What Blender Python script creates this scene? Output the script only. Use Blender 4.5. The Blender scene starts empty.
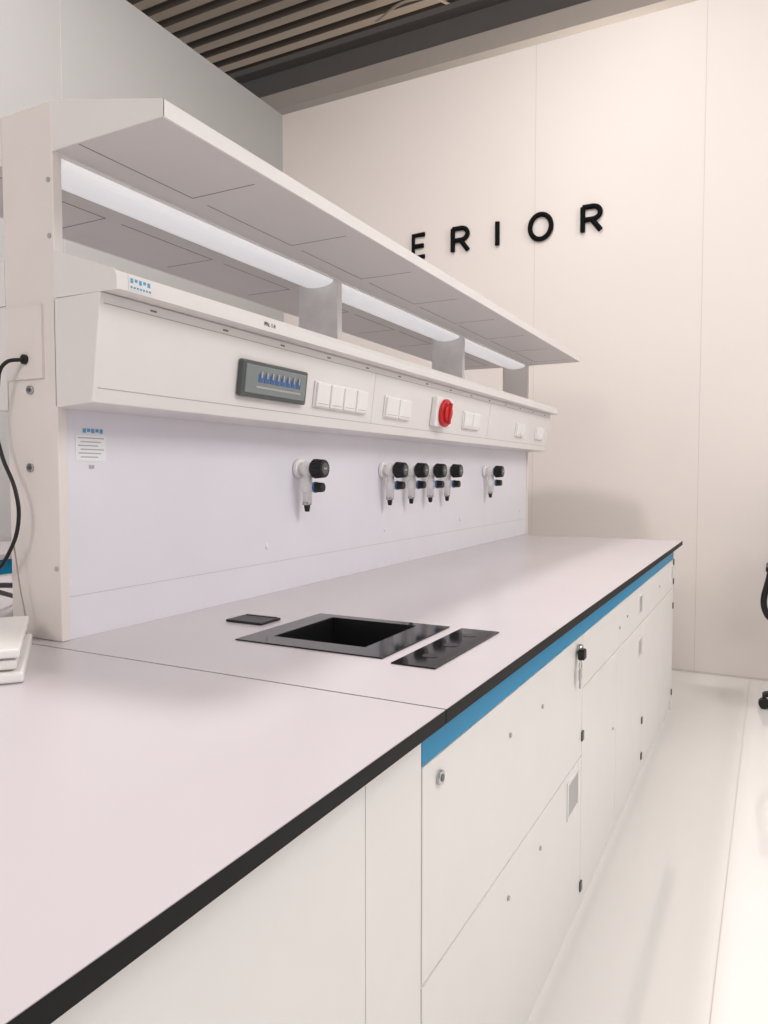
import bpy, bmesh, math
from mathutils import Vector, Matrix

# ---------------------------------------------------------------- helpers
def mat(name,col,rough=.5,metal=0.0,noise=0.02,scale=8,spec=.5,emit=0,trans=0,bump=0,coat=0):
    m=bpy.data.materials.new(name); m.use_nodes=True
    nt=m.node_tree; b=nt.nodes['Principled BSDF']
    b.inputs['Roughness'].default_value=rough
    b.inputs['Metallic'].default_value=metal
    b.inputs['Specular IOR Level'].default_value=spec
    b.inputs['Coat Weight'].default_value=coat
    tc=nt.nodes.new('ShaderNodeTexCoord'); n=nt.nodes.new('ShaderNodeTexNoise')
    n.inputs['Scale'].default_value=scale; n.inputs['Detail'].default_value=4
    nt.links.new(tc.outputs['Object'],n.inputs['Vector'])
    r=nt.nodes.new('ShaderNodeValToRGB')
    r.color_ramp.elements[0].position=.3; r.color_ramp.elements[1].position=.7
    r.color_ramp.elements[0].color=[max(0,c*(1-noise)) for c in col]+[1]
    r.color_ramp.elements[1].color=[min(1,c*(1+noise)) for c in col]+[1]
    nt.links.new(n.outputs['Fac'],r.inputs['Fac']); nt.links.new(r.outputs['Color'],b.inputs['Base Color'])
    if emit:
        b.inputs['Emission Color'].default_value=(*col,1); b.inputs['Emission Strength'].default_value=emit
    if trans: b.inputs['Transmission Weight'].default_value=trans
    if bump:
        bp=nt.nodes.new('ShaderNodeBump'); bp.inputs['Strength'].default_value=bump
        nt.links.new(n.outputs['Fac'],bp.inputs['Height']); nt.links.new(bp.outputs['Normal'],b.inputs['Normal'])
    return m

M={}
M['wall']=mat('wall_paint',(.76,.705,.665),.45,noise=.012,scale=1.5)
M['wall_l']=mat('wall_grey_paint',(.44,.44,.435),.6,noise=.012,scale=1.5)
M['seam']=mat('seam_line',(.42,.39,.36),.7)
M['seaml']=mat('seam_line_light',(.60,.56,.53),.7)
M['floor']=mat('floor_gloss',(.82,.80,.78),.10,noise=.012,scale=2,coat=.5)
M['top']=mat('worktop_white_laminate',(.58,.54,.565),.24,noise=.012,scale=3)
M['core']=mat('worktop_black_core',(.009,.009,.009),.55,spec=.2)
M['cab']=mat('cabinet_white',(.82,.80,.775),.38,noise=.01)
M['gap']=mat('cabinet_gap',(.10,.095,.09),.8)
M['blue']=mat('blue_stripe',(.006,.25,.48),.4,spec=.25)
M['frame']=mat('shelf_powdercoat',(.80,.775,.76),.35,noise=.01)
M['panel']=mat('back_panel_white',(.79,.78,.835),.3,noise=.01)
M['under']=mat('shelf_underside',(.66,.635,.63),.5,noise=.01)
M['groove']=mat('groove',(.24,.22,.22),.8)
M['led']=mat('led_diffuser',(.95,.96,1),.4,emit=.28)
M['post']=mat('post_powdercoat',(.80,.745,.71),.4,noise=.02,scale=6)
M['mpost']=mat('post_brushed_steel',(.80,.78,.77),.34,.15,noise=.05,scale=20)
M['black']=mat('black_plastic',(.012,.012,.013),.4,spec=.35)
M['blackg']=mat('black_gloss_ceramic',(.006,.006,.007),.06,spec=.45)
M['basin']=mat('basin_black',(.008,.008,.009),.3,spec=.35)
M['metal']=mat('steel',(.55,.55,.55),.25,1.0)
M['dgrey']=mat('dark_grey_frame',(.085,.095,.092),.35)
M['smoke']=mat('smoked_window',(.20,.235,.24),.12,coat=.3)
M['plas']=mat('white_plastic',(.88,.865,.85),.25)
M['red']=mat('red_plastic',(.60,.02,.025),.25)
M['bluep']=mat('blue_plastic',(.05,.14,.34),.4)
M['label']=mat('label_white',(.86,.86,.87),.5)
M['lblue']=mat('label_blue',(.10,.36,.58),.5)
M['ltext']=mat('label_text',(.42,.42,.45),.6)
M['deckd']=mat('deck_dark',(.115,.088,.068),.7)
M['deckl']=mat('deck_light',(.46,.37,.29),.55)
M['beam']=mat('beam_grey',(.14,.13,.125),.6)
M['beaml']=mat('beam_taupe',(.42,.38,.345),.6)
M['lock']=mat('holder_grey',(.42,.41,.41),.35)
M['cord']=mat('cord_tan',(.35,.28,.24),.6)
M['ink']=mat('letter_black',(.006,.006,.007),.8,spec=.1)

def link(o,parent=None,m=None):
    bpy.context.collection.objects.link(o)
    if parent: o.parent=parent
    if m is not None: o.data.materials.append(M[m])
    return o
def empty(name):
    e=bpy.data.objects.new(name,None); e.empty_display_size=.1
    bpy.context.collection.objects.link(e); return e
def mesh(name,vs,fs,m,parent=None,bevel=0,seg=2):
    me=bpy.data.meshes.new(name); me.from_pydata([Vector(v) for v in vs],[],fs)
    bm=bmesh.new(); bm.from_mesh(me); bmesh.ops.recalc_face_normals(bm,faces=bm.faces); bm.to_mesh(me); bm.free()
    o=bpy.data.objects.new(name,me); link(o,parent,m)
    if bevel:
        b=o.modifiers.new('b','BEVEL'); b.width=bevel; b.segments=seg; b.limit_method='ANGLE'
    return o
BF=[(0,1,3,2),(4,6,7,5),(0,4,5,1),(2,3,7,6),(0,2,6,4),(1,5,7,3)]
def box(name,x0,x1,y0,y1,z0,z1,m,parent=None,bevel=0):
    vs=[(x,y,z) for x in (x0,x1) for y in (y0,y1) for z in (z0,z1)]
    return mesh(name,vs,BF,m,parent,bevel)
def boxes(name,lst,m,parent=None):
    vs=[];fs=[]
    for (x0,x1,y0,y1,z0,z1) in lst:
        k=len(vs); vs+=[(x,y,z) for x in (x0,x1) for y in (y0,y1) for z in (z0,z1)]
        fs+=[tuple(i+k for i in f) for f in BF]
    return mesh(name,vs,fs,m,parent)
def prism(name,prof,y0,y1,m,parent=None,bevel=0):
    n=len(prof); vs=[(x,y0,z) for x,z in prof]+[(x,y1,z) for x,z in prof]
    fs=[tuple(range(n)),tuple(range(2*n-1,n-1,-1))]+[(i,(i+1)%n,(i+1)%n+n,i+n) for i in range(n)]
    return mesh(name,vs,fs,m,parent,bevel)
def cyl(name,p0,p1,r0,m,parent=None,r1=None,n=24,bevel=0,ridge=0):
    p0=Vector(p0);p1=Vector(p1); r1=r0 if r1 is None else r1
    d=(p1-p0).normalized(); a=d.orthogonal().normalized(); b=d.cross(a)
    vs=[]
    for p,r in ((p0,r0),(p1,r1)):
        for i in range(n):
            t=2*math.pi*i/n; rr=r*(1-(ridge if i%2 else 0))
            vs.append(p+(a*math.cos(t)+b*math.sin(t))*rr)
    fs=[tuple(range(n)),tuple(range(2*n-1,n-1,-1))]+[(i,(i+1)%n,(i+1)%n+n,i+n) for i in range(n)]
    o=mesh(name,vs,fs,m,parent,bevel)
    if not ridge:
        for p in o.data.polygons: p.use_smooth=len(p.vertices)==4
    return o
def ball(name,c,r,m,parent=None,sc=(1,1,1)):
    me=bpy.data.meshes.new(name); bm=bmesh.new()
    bmesh.ops.create_uvsphere(bm,u_segments=20,v_segments=12,radius=r)
    bmesh.ops.scale(bm,vec=sc,verts=bm.verts); bmesh.ops.translate(bm,vec=c,verts=bm.verts)
    for f in bm.faces: f.smooth=True
    bm.to_mesh(me); bm.free()
    return link(bpy.data.objects.new(name,me),parent,m)
def tube(name,pts,r,m,parent=None,smooth=True,cyclic=False):
    cu=bpy.data.curves.new(name,'CURVE'); cu.dimensions='3D'; cu.bevel_depth=r; cu.bevel_resolution=4; cu.use_fill_caps=True
    if smooth:
        s=cu.splines.new('BEZIER'); s.bezier_points.add(len(pts)-1)
        for bp,p in zip(s.bezier_points,pts):
            bp.co=p; bp.handle_left_type=bp.handle_right_type='AUTO'
    else:
        s=cu.splines.new('POLY'); s.points.add(len(pts)-1)
        for bp,p in zip(s.points,pts): bp.co=(*p,1)
    s.use_cyclic_u=cyclic
    return link(bpy.data.objects.new(name,cu),parent,m)

# ---------------------------------------------------------------- room
XL=-3.55; YB=5.0; HW=4.13
box('floor',-9,6,-5,10,-.1,0,'floor')
wb=empty('wall_back')
box('wall_panel',XL-.1,4.5,YB,YB+.1,0,HW,'wall',wb)
boxes('wall_seams',[(x-.0015,x+.0015,YB-.001,YB+.01,0,HW) for x in (-1.473,-.416,.64,1.70,2.75)],'seaml',wb)
wl=empty('wall_left')
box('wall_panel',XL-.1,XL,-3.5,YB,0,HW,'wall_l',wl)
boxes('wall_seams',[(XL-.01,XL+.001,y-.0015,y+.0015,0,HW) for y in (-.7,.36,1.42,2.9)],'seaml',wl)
boxes('trim_floor',[(-.1015,-.0985,-3,YB,-.01,.0006),(.9,.903,-3,YB,-.01,.0006)],'seaml')
boxes('wall_foot_line',[(XL,4.5,YB-.006,YB,0,.012)],'seaml')  # thin grey line drawn where back wall meets floor; no real skirting there

cl=empty('ceiling')
ys=-4.0;P=.20
pts=[]
while ys<11:
    pts+=[(ys,5.62),(ys+.10,5.62),(ys+.12,5.68),(ys+.18,5.68)]
    ys+=P
vs=[(-9,y,z) for y,z in pts]+[(6,y,z) for y,z in pts]; n=len(pts)
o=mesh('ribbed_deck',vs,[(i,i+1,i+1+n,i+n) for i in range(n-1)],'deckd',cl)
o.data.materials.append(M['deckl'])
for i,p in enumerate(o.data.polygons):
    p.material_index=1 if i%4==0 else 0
prism('beam_flange_low',[(-9,4.72),(6,4.72),(6,4.76),(-9,4.76)],5.85,6.15,'beaml',cl)
box('beam_web',-9,6,5.97,6.03,4.76,5.1,'beam',cl)
box('beam_flange_top',-9,6,5.85,6.15,5.1,5.15,'beam',cl)
box('rail_pale',-9,6,5.3,5.42,4.36,4.50,'beaml',cl)
box('duct_dark',-9,6,7.2,7.6,5.2,5.6,'beam',cl)
tube('conduit',[(-3.4,6.3,5.5),(-2.9,6.1,5.45),(-2.7,6.6,5.6)],.012,'deckl',cl)

# ---------------------------------------------------------------- lettering
let=empty('wall_lettering')
ZB,ZT=2.842,3.000; H=ZT-ZB
def stroke(pts,cx,w,cyc=False,nm='stroke'):
    p=[(cx+(a-.5)*w,YB-.012,ZB+b*H) for a,b in pts]
    return tube(nm,p,.0165,'ink',let,smooth=False,cyclic=cyc)
def arc(cx,cy,rx,ry,a0,a1,n=14):
    return [(cx+rx*math.cos(math.radians(a0+(a1-a0)*i/n)),cy+ry*math.sin(math.radians(a0+(a1-a0)*i/n))) for i in range(n+1)]
def R(cx):
    w=.116
    stroke([(0,0),(0,1)],cx,w)
    stroke([(0,1)]+arc(.55,.74,.42,.26,90,-90)+[(0,.48)],cx,w)
    stroke([(.5,.48),(1,0)],cx,w)
def E(cx):
    w=.09
    stroke([(1,0),(0,0),(0,1),(1,1)],cx,w); stroke([(0,.5),(.9,.5)],cx,w)
def I(cx): stroke([(.5,0),(.5,1)],cx,.1)
def O(cx): stroke(arc(.5,.5,.5,.52,0,345,23),cx,.145,True)
def Pp(cx):
    stroke([(0,0),(0,1)],cx,.1); stroke([(0,1)]+arc(.55,.72,.42,.28,90,-90)+[(0,.44)],cx,.1)
E(-2.335);R(-2.01);I(-1.735);O(-1.43);R(-1.09);Pp(-2.66)

# ---------------------------------------------------------------- bench
YE=4.16
TH=.022
XF=-.415; XR=-2.30
bench=empty('lab_bench')
hx0,hx1,hy0,hy1=-.93,-.70,1.255,1.50
def slab(name,x0,x1,y0,y1):
    box(name+'_core',x0,x1,y0,y1,.90-TH,.899,'core',bench)
    box(name+'_laminate',x0+.0005,x1-.0005,y0+.0005,y1-.0005,.899,.90,'top',bench)
slab('worktop_near',XR,XF,-1.2,.982)
def ring(X0,X1,Y0,Y1,z0,z1):
    return [(X0,hx0,Y0,Y1,z0,z1),(hx1,X1,Y0,Y1,z0,z1),(hx0,hx1,Y0,hy0,z0,z1),(hx0,hx1,hy1,Y1,z0,z1)]
boxes('worktop_core',ring(XR,XF,.985,YE,.90-TH,.899),'core',bench)
boxes('worktop_laminate',ring(XR+.0005,XF-.0005,.9855,YE-.0005,.899,.90),'top',bench)
XC=-.455
box('carcass_core',XR+.05,XC-.022,.99,1.2,.06,.877,'gap',bench)
box('carcass_body',XR+.05,XC-.022,1.55,YE-.03,.06,.877,'gap',bench)
box('carcass_side',-2.2,XC-.022,1.2,1.55,.06,.70,'gap',bench)
box('end_panel',XR+.04,XC,YE-.03,YE-.01,.0,.877,'cab',bench)
box('plinth',XR+.05,XC-.012,.99,YE-.03,0,.06,'cab',bench)
box('blue_rail',XC-.02,XC,.987,YE-.031,.806,.877,'blue',bench)
g=.0022
def front(nm,y0,y1,z0,z1):
    box(nm,XC-.02,XC,y0+g,y1-g,z0+g,z1-g,'cab',bench,bevel=.0012)
U1,U2,U3,U4=.987,2.045,3.12,YE-.031
front('drawer_front',U1,U2,.463,.805)
front('drawer_front',U1,U2,.062,.463)
front('drawer_front',U2,U3,.652,.805); front('door',U2,2.56,.062,.652); front('door',2.56,U3,.062,.652)
front('drawer_front',U3,U4,.652,.805); front('door',U3,3.66,.062,.652); front('door',3.66,U4,.062,.652)
box('rear_fronts',XR+.03,XR+.05,.99,YE-.03,.062,.805,'cab',bench)
box('rear_blue_rail',XR+.03,XR+.05,.99,YE-.03,.806,.877,'blue',bench)
box('near_side_panel',XC-.02,XC,.8145,.984,0,.877,'cab',bench)
box('near_front_panel',XC-.02,XC-.0005,-1.15,.8135,0,.877,'cab',bench)
box('near_body',XR+.05,XC-.021,-1.15,.984,.0,.877,'cab',bench)
def holder(yc,zc,w=.09,h=.075):
    boxes('card_holder',[(XC,XC+.004,yc-w/2,yc+w/2,zc-h/2,zc-h/2+.007),(XC,XC+.004,yc-w/2,yc+w/2,zc+h/2-.007,zc+h/2),
      (XC,XC+.004,yc-w/2,yc-w/2+.008,zc-h/2+.007,zc+h/2-.007),(XC,XC+.004,yc+w/2-.008,yc+w/2,zc-h/2+.007,zc+h/2-.007)],'plas',bench)
    box('card',XC,XC+.002,yc-w/2+.008,yc+w/2-.008,zc-h/2+.007,zc+h/2-.007,'lock',bench)
holder(1.94,.395,.12,.10); holder(3.04,.735,.09,.075); holder(3.04,.565,.09,.07); holder(4.06,.735,.08,.07)
for y,z in ((2.045,.52),(2.045,.092),(3.12,.097),(3.12,.245)):
    box('hinge',XC,XC+.005,y-.010,y+.010,z-.014,z+.014,'dgrey',bench,bevel=.002)
for z in (.79,.69,.56,.1): box('hinge',XC,XC+.006,YE-.043,YE-.030,z-.016,z+.016,'dgrey',bench,bevel=.002)
for y,z in ((1.407,.722),(1.634,.387),(1.403,.389),(1.64,.715),(2.6,.72),(2.75,.735),(2.5,.40),(3.6,.73)):
    cyl('screw_cap',(XC-.001,y,z),(XC+.003,y,z),.005,'lock',bench)
cyl('cam_lock',(XC-.001,1.051,.767),(XC+.006,1.051,.767),.012,'metal',bench,bevel=.001)
cyl('cam_lock_slot',(XC+.005,1.051,.767),(XC+.0068,1.051,.767),.006,'dgrey',bench)
cyl('keyed_lock',(XC-.001,1.985,.775),(XC+.012,1.985,.775),.014,'metal',bench)
box('key_head',XC+.006,XC+.024,1.955,1.985,.752,.780,'black',bench,bevel=.004)
tube('key_ring',[(XC+.012,1.965+.012*math.cos(a*.6283),.738+.015*math.sin(a*.6283)) for a in range(10)],.0015,'metal',bench,cyclic=True)
boxes('spare_key',[(XC+.011,XC+.014,1.948,1.972,.700,.728),(XC+.011,XC+.014,1.956,1.964,.676,.701)],'lock',bench)

# ---------------------------------------------------------------- sink
sink=empty('lab_sink')
def framering(nm,ox0,ox1,oy0,oy1,ix0,ix1,iy0,iy1,z0,z1,m,par,bevel=.002):
    vs=[]
    for z in (z0,z1):
        vs+=[(ox0,oy0,z),(ox1,oy0,z),(ox1,oy1,z),(ox0,oy1,z),(ix0,iy0,z),(ix1,iy0,z),(ix1,iy1,z),(ix0,iy1,z)]
    fs=[]
    for i in range(4):
        j=(i+1)%4
        fs+=[(i+8,j+8,j+12,i+12),(i,i+4,j+4,j),(i,j,j+8,i+8),(i+4,i+12,j+12,j+4)]
    return mesh(nm,vs,fs,m,par,bevel)
framering('rim',-.980,-.635,1.200,1.525,-.925,-.705,1.26,1.495,.9003,.903,'blackg',sink,.001)
bx0,bx1,by0,by1=-.926,-.704,1.259,1.496
vs=[(bx0,by0,.902),(bx1,by0,.902),(bx1,by1,.902),(bx0,by1,.902),
    (bx0+.015,by0+.015,.74),(bx1-.015,by0+.015,.74),(bx1-.015,by1-.015,.74),(bx0+.015,by1-.015,.74)]
bowl=mesh('bowl',vs,[(0,1,5,4),(1,2,6,5),(2,3,7,6),(3,0,4,7),(4,5,6,7)],'basin',sink)
s=bowl.modifiers.new('s','SOLIDIFY'); s.thickness=.003
cyl('drain',(-.815,1.377,.741),(-.815,1.377,.744),.03,'metal',sink)
sp=empty('tap_hole_plate')
box('plate',-.606,-.518,1.178,1.522,.9003,.903,'blackg',sp,bevel=.001)
for y in (1.255,1.355,1.455):
    cyl('hole_plug',(-.562,y,.903),(-.562,y,.9038),.015,'basin',sp)
fl=empty('flush_socket_lid')
box('lid',-1.125,-1.022,1.344,1.42,.9003,.906,'black',fl,bevel=.002)
box('lid_hinge',-1.118,-1.03,1.41,1.418,.906,.907,'black',fl)

# ---------------------------------------------------------------- service spine with shelves
Y0,Y1=1.02,4.26
XM=-2.714
sh=empty('reagent_shelf')
XP0,XP1=-1.434,-1.280
def post(nm,ya,yb,z0,z1,m='post'):
    box(nm,XP0,XP1,ya,yb,z0,z1,m,sh,bevel=.002)
post('end_post',Y0,Y0+.022,.9003,1.983)
post('end_post_far',Y1-.022,Y1,.9003,1.983)
post('mid_post',2.105,2.135,1.63,1.886,'mpost'); post('mid_post_2',3.21,3.24,1.63,1.886,'mpost')
box('spine_core',XP0+.004,XP1-.005,Y0+.022,Y1-.022,.9003,1.60,'panel',sh)
box('spine_top_beam',XP0+.002,XP1-.002,Y0+.022,Y1-.022,1.884,1.975,'frame',sh)
prism('led_diffuser',[(-1.357+.062*math.cos(math.pi+math.pi*i/12),1.884+.018*math.sin(math.pi+math.pi*i/12)) for i in range(13)],Y0+.03,Y1-.03,'led',sh)
def side(f):
    for a,b in ((Y0,Y0+.003),(Y1-.003,Y1)):
        prism('upper_end_plate',[(f(-1.280),1.983),(f(-.985),1.917),(f(-.985),1.886),(f(-1.280),1.884)],a,b,'frame',sh)
    a,b=sorted((f(-1.282),f(-.986)))
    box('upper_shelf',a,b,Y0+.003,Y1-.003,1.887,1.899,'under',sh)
    a,b=sorted((f(-.990),f(-.985)))
    box('upper_lip',a,b,Y0+.001,Y1-.001,1.8865,1.917,'frame',sh)
    prism('upper_shelf_top',[(f(-.99),1.9165),(f(-1.282),1.9165),(f(-1.282),1.900),(f(-.99),1.900)],Y0+.003,Y1-.003,'frame',sh)
    L=[]
    for k in range(8):
        yb=1.35+k*.40; ya=yb-.35
        if ya<Y0+.01: ya=Y0+.01
        if yb>Y1: break
        for (xa,xb,y_a,y_b) in ((-1.215,-1.035,yb-.0025,yb),(-1.215,-1.2125,ya,yb)):
            p,q=sorted((f(xa),f(xb))); L.append((p,q,y_a,y_b,1.8864,1.888))
    boxes('lamp_panel_grooves',L,'groove',sh)
    pr=[(f(-1.280),1.690),(f(-1.115),1.634),(f(-1.108),1.620),(f(-1.108),1.594),(f(-1.280),1.596)]
    prism('lower_end_plate',pr,Y0,Y0+.003,'frame',sh); prism('lower_end_plate',pr,Y1-.003,Y1,'frame',sh)
    prism('lower_shelf',[(f(-1.282),1.632),(f(-1.116),1.632),(f(-1.109),1.619),(f(-1.109),1.596),(f(-1.282),1.596)],Y0+.003,Y1-.003,'frame',sh)
    pr=[(f(-1.2855),1.595),(f(-1.153),1.595),(f(-1.153),1.588),(f(-1.1768),1.405),(f(-1.180),1.384),(f(-1.2855),1.378)]
    prism('service_duct',pr,Y0,Y1,'frame',sh,bevel=.002)
side(lambda x:x); side(lambda x:XM-x)
def xf(z): return -1.153-(1.588-z)*.1301
def Pf(y,z,d): return (xf(z)+d*.9917,y,z-d*.129)
def fbox(name,y0,y1,z0,z1,d0,d1,m,parent,bevel=0):
    vs=[Pf(y,z,d) for d in (d0,d1) for y in (y0,y1) for z in (z0,z1)]
    return mesh(name,vs,BF,m,parent,bevel)
fbox('duct_groove',Y0+.01,Y1-.01,1.412,1.4135,-.001,.0006,'seam',sh)
fbox('duct_groove_top',Y0+.01,Y1-.01,1.574,1.5755,-.001,.0006,'seam',sh)
for y in (2.14,3.25): fbox('duct_seam',y-.0008,y+.0008,1.414,1.574,-.001,.0006,'seaml',sh)
for i in range(14):
    y=1.15+i*.23
    fbox('duct_slot',y,y+.018,1.5815,1.5855,-.001,.0008,'groove',sh)
boxes('panel_seams',[(-1.286,-1.2845,Y0+.022,Y1-.02,.989,.9905)],'seaml',sh)
for y,z in ((1.04,1.02),(1.72,1.04),(2.45,1.04),(3.2,1.04),(4.1,1.04)):
    cyl('panel_cap',(-1.286,y,z),(-1.281,y,z),.008,'plas',sh)
boxes('post_outlet_cover',[(-1.425,-1.315,Y0-.006,Y0,1.439,1.587)],'post',sh)
cyl('cable_grommet',(-1.366,Y0-.012,1.479),(-1.366,Y0-.004,1.479),.010,'black',sh)
for x,z in ((-1.359,1.417),(-1.364,1.257)):
    cyl('post_bolt',(x,Y0-.005,z),(x,Y0,z),.009,'metal',sh); cyl('bolt_hex',(x,Y0-.007,z),(x,Y0-.004,z),.004,'dgrey',sh,n=6)
for z in (1.83,1.72,1.05): cyl('post_screw',(-1.292,Y0-.002,z),(-1.292,Y0,z),.005,'lock',sh)

st=empty('shelf_sticker')
box('base',-1.1085,-1.1078,1.05,1.115,1.600,1.626,'frame',st)
boxes('print',[(-1.1079,-1.1074,1.054+i*.011,1.061+i*.011,1.613+(.003 if i%2 else 0),1.622) for i in range(5)],'lblue',st)
boxes('print_line',[(-1.1079,-1.1074,1.054+i*.008,1.059+i*.008,1.603,1.607) for i in range(7)],'lblue',st)
ps=empty('panel_rating_label')
box('base',-1.2848,-1.284,1.066,1.145,1.272,1.326,'label',ps)
boxes('print',[(-1.2845,-1.2835,1.085+i*.011,1.092+i*.011,1.331+(.002 if i%2 else 0),1.340) for i in range(5)],'lblue',ps)
boxes('print_lines',[(-1.284,-1.2835,1.072+.006*(i%2),1.139-.008*(i%3),1.319-i*.008,1.3212-i*.008) for i in range(6)],'ltext',ps)
boxes('ce_mark',[(-1.2848,-1.2835,1.099,1.112,1.256,1.263)],'ltext',ps)

cb=empty('circuit_breaker_box')
fbox('housing',1.445,1.730,1.438,1.528,0,.016,'dgrey',cb,.005)
fbox('window',1.457,1.718,1.448,1.519,.014,.019,'smoke',cb,.003)
for i in range(8):
    y=1.507+i*.0235
    fbox('breaker',y,y+.019,1.478,1.498,.018,.0205,'bluep',cb,.001)
    fbox('breaker_toggle',y+.006,y+.012,1.488,1.505,.020,.023,'lock',cb,.001)
fbox('rating_strip',1.50,1.695,1.463,1.468,.019,.0198,'lock',cb)
def socket(y0,y1,n,z0=1.437,z1=1.512):
    e=empty('power_socket')
    fbox('mount_plate',y0,y1,z0,z1,0,.006,'plas',e,.002)
    w=(y1-y0)/n
    for i in range(n):
        fbox('module',y0+i*w+.004,y0+(i+1)*w-.004,z0+.004,z1-.004,.005,.014,'plas',e,.003)
        fbox('module_lid_line',y0+i*w+.012,y0+(i+1)*w-.012,z0+.012,z0+.0135,.0135,.0146,'seam',e)
socket(1.785,2.09,4); socket(2.215,2.41,2); socket(2.925,3.12,2,1.44,1.515); socket(3.65,3.78,2,1.44,1.51); socket(4.0,4.13,2,1.44,1.51)
es=empty('red_main_switch')
fbox('housing',2.60,2.74,1.432,1.545,0,.026,'plas',es,.006)
c=Pf(2.67,1.488,.025); c2=Pf(2.67,1.488,.040)
cyl('disc',c,c2,.054,'red',es,bevel=.004,n=40)
c=Pf(2.67,1.488,.039); c2=Pf(2.67,1.488,.050)
cyl('grip_base',c,c2,.034,'red',es,bevel=.004,n=32)
fbox('handle',2.662,2.678,1.447,1.529,.044,.058,'red',es,.005)
tl=bpy.data.curves.new('duct_label','FONT'); tl.body='PN. 1.4'; tl.size=.015; tl.extrude=.0002
o=bpy.data.objects.new('duct_label',tl); link(o,None,'ink')
o.matrix_world=Matrix(((0,0,1,-1.1078),(1,0,0,1.48),(0,1,0,1.607),(0,0,0,1)))

def tap(y,zc=1.262):
    e=empty('gas_tap')
    xw=-1.2835
    cyl('flange',(xw,y,zc),(xw+.012,y,zc),.030,'plas',e,bevel=.002)
    cyl('stem',(xw+.008,y,zc),(xw+.055,y,zc),.019,'plas',e)
    ball('valve_body',(xw+.036,y,zc),.025,'plas',e)
    cyl('knob',(xw+.060,y,zc),(xw+.096,y,zc),.030,'black',e,n=36,ridge=.07,r1=.027)
    cyl('collar',(xw+.052,y,zc),(xw+.062,y,zc),.021,'dgrey',e)
    cyl('knob_cap',(xw+.096,y,zc),(xw+.098,y,zc),.018,'dgrey',e)
    box('knob_mark',xw+.098,xw+.0988,y-.008,y+.008,zc-.002,zc+.003,'lock',e)
    cyl('drop_pipe',(xw+.036,y,zc-.01),(xw+.032,y,zc-.100),.014,'plas',e)
    cyl('pipe_collar',(xw+.036,y,zc-.04),(xw+.034,y,zc-.072),.018,'plas',e,bevel=.002)
    cyl('side_stem',(xw+.036,y,zc-.056),(xw+.066,y,zc-.056),.011,'plas',e)
    cyl('side_knob',(xw+.062,y,zc-.056),(xw+.090,y,zc-.056),.016,'black',e,n=28,ridge=.08,r1=.014)
    cyl('side_knob_ring',(xw+.060,y,zc-.056),(xw+.066,y,zc-.056),.0168,'bluep',e)
    cyl('nozzle_nut',(xw+.032,y,zc-.098),(xw+.032,y,zc-.110),.014,'metal',e,n=6)
    cyl('nozzle',(xw+.032,y,zc-.110),(xw+.032,y,zc-.130),.010,'black',e,r1=.007)
for y in (1.878,2.426,2.609,2.79,2.968,3.522): tap(y)

# ---------------------------------------------------------------- cables
def q(u,v,dy=0): return (-1.449+.00297*u,.985-dy,2.2345-.00209*v)
tube('black_power_cable',[(-1.366,1.01,1.479),q(20,366),q(11,390),q(7,418),q(14,455),q(28,492),q(30,520),q(20,550),q(2,572),q(-30,580),q(-60,600)],.0040,'black')
tube('thin_cord',[q(20,545,-.01),q(22,560,-.01),q(26,590,-.01),q(30,612,-.01),(-1.365,1.0,.905)],.0015,'cord')
tube('plug_cable',[(-1.44,1.05,1.0),(-1.50,1.06,.997),(-1.60,1.08,.985),(-1.8,1.3,.91)],.006,'black')

dv=empty('balance_tray')
def rb(nm,hx,hy,z0,z1,m,off=(0,0)):
    return box(nm,-hx+off[0],hx+off[0],-hy+off[1],hy+off[1],z0,z1,m,dv,bevel=.004)
rb('base_plate',.15,.165,.9005,.918,'plas'); rb('mid_plate',.140,.155,.921,.938,'frame'); rb('top_plate',.145,.16,.941,.956,'plas')
rb('core',.12,.14,.915,.945,'lock')
dv.location=(-1.306,.775,0); dv.rotation_euler=(0,0,math.atan2(.776,.63))

wbn=empty('wall_bench')
box('worktop',XL+.01,-2.95,.2,4.2,.878,.90,'top',wbn); box('blue_rail',XL+.02,-2.97,.22,4.18,.81,.877,'blue',wbn); box('cabinet',XL+.02,-2.97,.22,4.18,0,.81,'cab',wbn)

# ---------------------------------------------------------------- office chair
ch=empty('office_chair')
cx,cy=.272,4.42
for k in range(5):
    a=math.radians(185+72*k); dx,dy=math.cos(a),math.sin(a)
    p=(cx+dx*.29,cy+dy*.29)
    tube('leg_%d'%k,[(cx+dx*.03,cy+dy*.03,.12),(cx+dx*.16,cy+dy*.16,.105),(p[0],p[1],.075)],.017,'black',ch)
    cyl('caster_%d'%k,(p[0]-dy*.022,p[1]+dx*.022,.028),(p[0]+dy*.022,p[1]-dx*.022,.028),.028,'black',ch,bevel=.004)
    cyl('caster_stem_%d'%k,(p[0],p[1],.03),(p[0],p[1],.085),.010,'black',ch)
cyl('gas_lift',(cx,cy,.08),(cx,cy,.42),.026,'metal',ch)
box('seat',cx-.25,cx+.25,cy-.25,cy+.24,.44,.51,'black',ch,bevel=.03)
box('back_rest',cx-.22,cx+.22,cy+.24,cy+.29,.60,1.05,'black',ch,bevel=.025)
tube('back_bar',[(cx,cy+.1,.43),(cx,cy+.28,.46),(cx,cy+.30,.8)],.02,'black',ch)
for sg in (-1,1):
    tube('arm_%d'%(sg+2),[(cx+sg*.22,cy,.46),(cx+sg*.285,cy,.50),(cx+sg*.275,cy,.74)],.016,'black',ch)
    box('arm_pad_%d'%(sg+2),cx+sg*.262-.035,cx+sg*.262+.035,cy-.13,cy+.12,.74,.77,'black',ch,bevel=.01)

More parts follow.
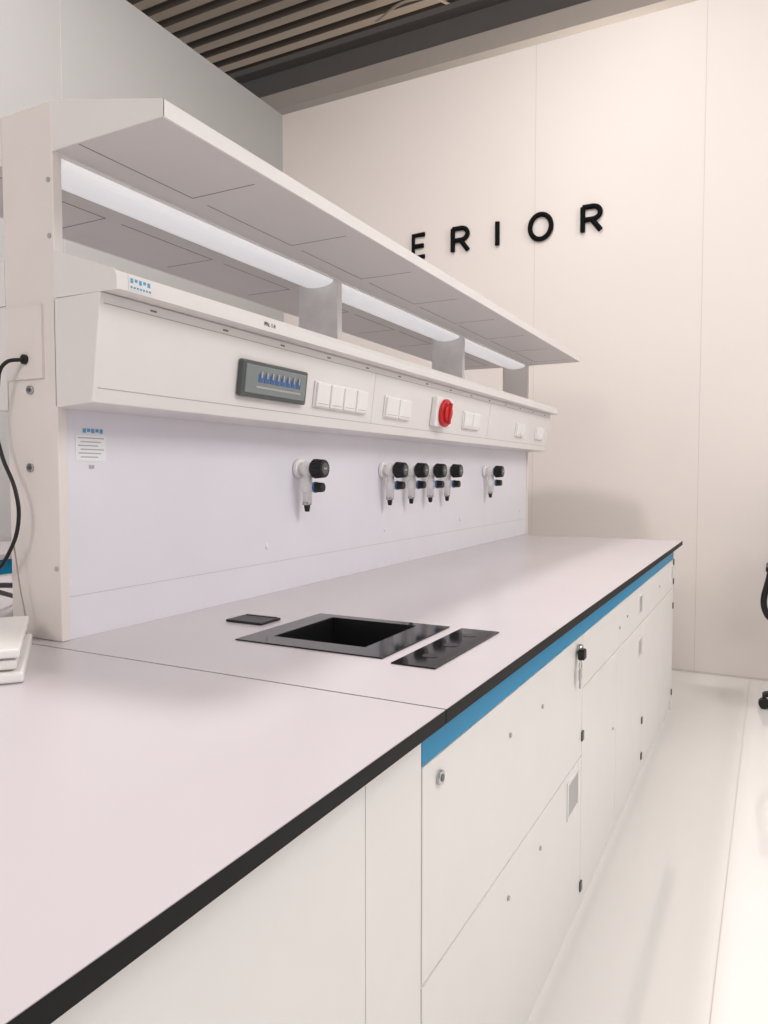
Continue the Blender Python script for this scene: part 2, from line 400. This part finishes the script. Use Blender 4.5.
# ---------------------------------------------------------------- lights
def area(name,loc,tgt,size,e,col=(1,1,1),sy=None):
    l=bpy.data.lights.new(name,'AREA'); l.energy=e; l.color=col; l.size=size
    if sy: l.shape='RECTANGLE'; l.size_y=sy
    o=bpy.data.objects.new(name,l); bpy.context.collection.objects.link(o); o.location=loc
    d=Vector(tgt)-Vector(loc); o.rotation_euler=d.to_track_quat('-Z','Y').to_euler(); return o
area('ceiling_lamp_spine',(-1.80,1.65,4.9),(-1.2,1.3,.9),.4,108,(1,.945,.93))
area('ceiling_lamp_far',(-.9,3.4,4.9),(-.6,2.8,.9),.9,26,(1,.95,.93))
area('ceiling_lamp_near',(1.2,-.8,4.6),(-.6,1.6,.9),1.6,24,(1,.95,.92))
area('post_fill_rear',(-1.0,-3.0,3.6),(-1.3,1.0,1.4),1.2,46,(1,.90,.84))  # added fill from behind the camera, warms and brightens the near end post
area('ceiling_lamp_right',(3.0,2.2,4.3),(-.2,2.8,.6),2.0,125,(1,.96,.93))
area('deck_wash',(-1,6.6,3.4),(-1.5,7.0,5.6),2.0,55,(1,.9,.8))
w=bpy.data.worlds.new('World'); bpy.context.scene.world=w; w.use_nodes=True
w.node_tree.nodes['Background'].inputs[0].default_value=(.97,.97,1,1); w.node_tree.nodes['Background'].inputs[1].default_value=.52

# ---------------------------------------------------------------- camera
F=739.6; psi=math.atan2(389,F); th=math.atan2(36,F)
r=Vector((math.cos(psi),math.sin(psi),0)); f0=Vector((-math.sin(psi),math.cos(psi),0)); zz=Vector((0,0,1))
fw=math.cos(th)*f0-math.sin(th)*zz; up=math.sin(th)*f0+math.cos(th)*zz
cam=bpy.data.cameras.new('camera'); cam.sensor_fit='VERTICAL'; cam.sensor_height=36; cam.lens=F*36/1024; cam.clip_start=.02
co=bpy.data.objects.new('camera',cam); bpy.context.collection.objects.link(co)
R3=Matrix((r,up,-fw)).transposed()
co.matrix_world=Matrix.Translation((0,0,1.24))@R3.to_4x4()
bpy.context.scene.camera=co
bpy.context.scene.view_settings.view_transform='Standard'
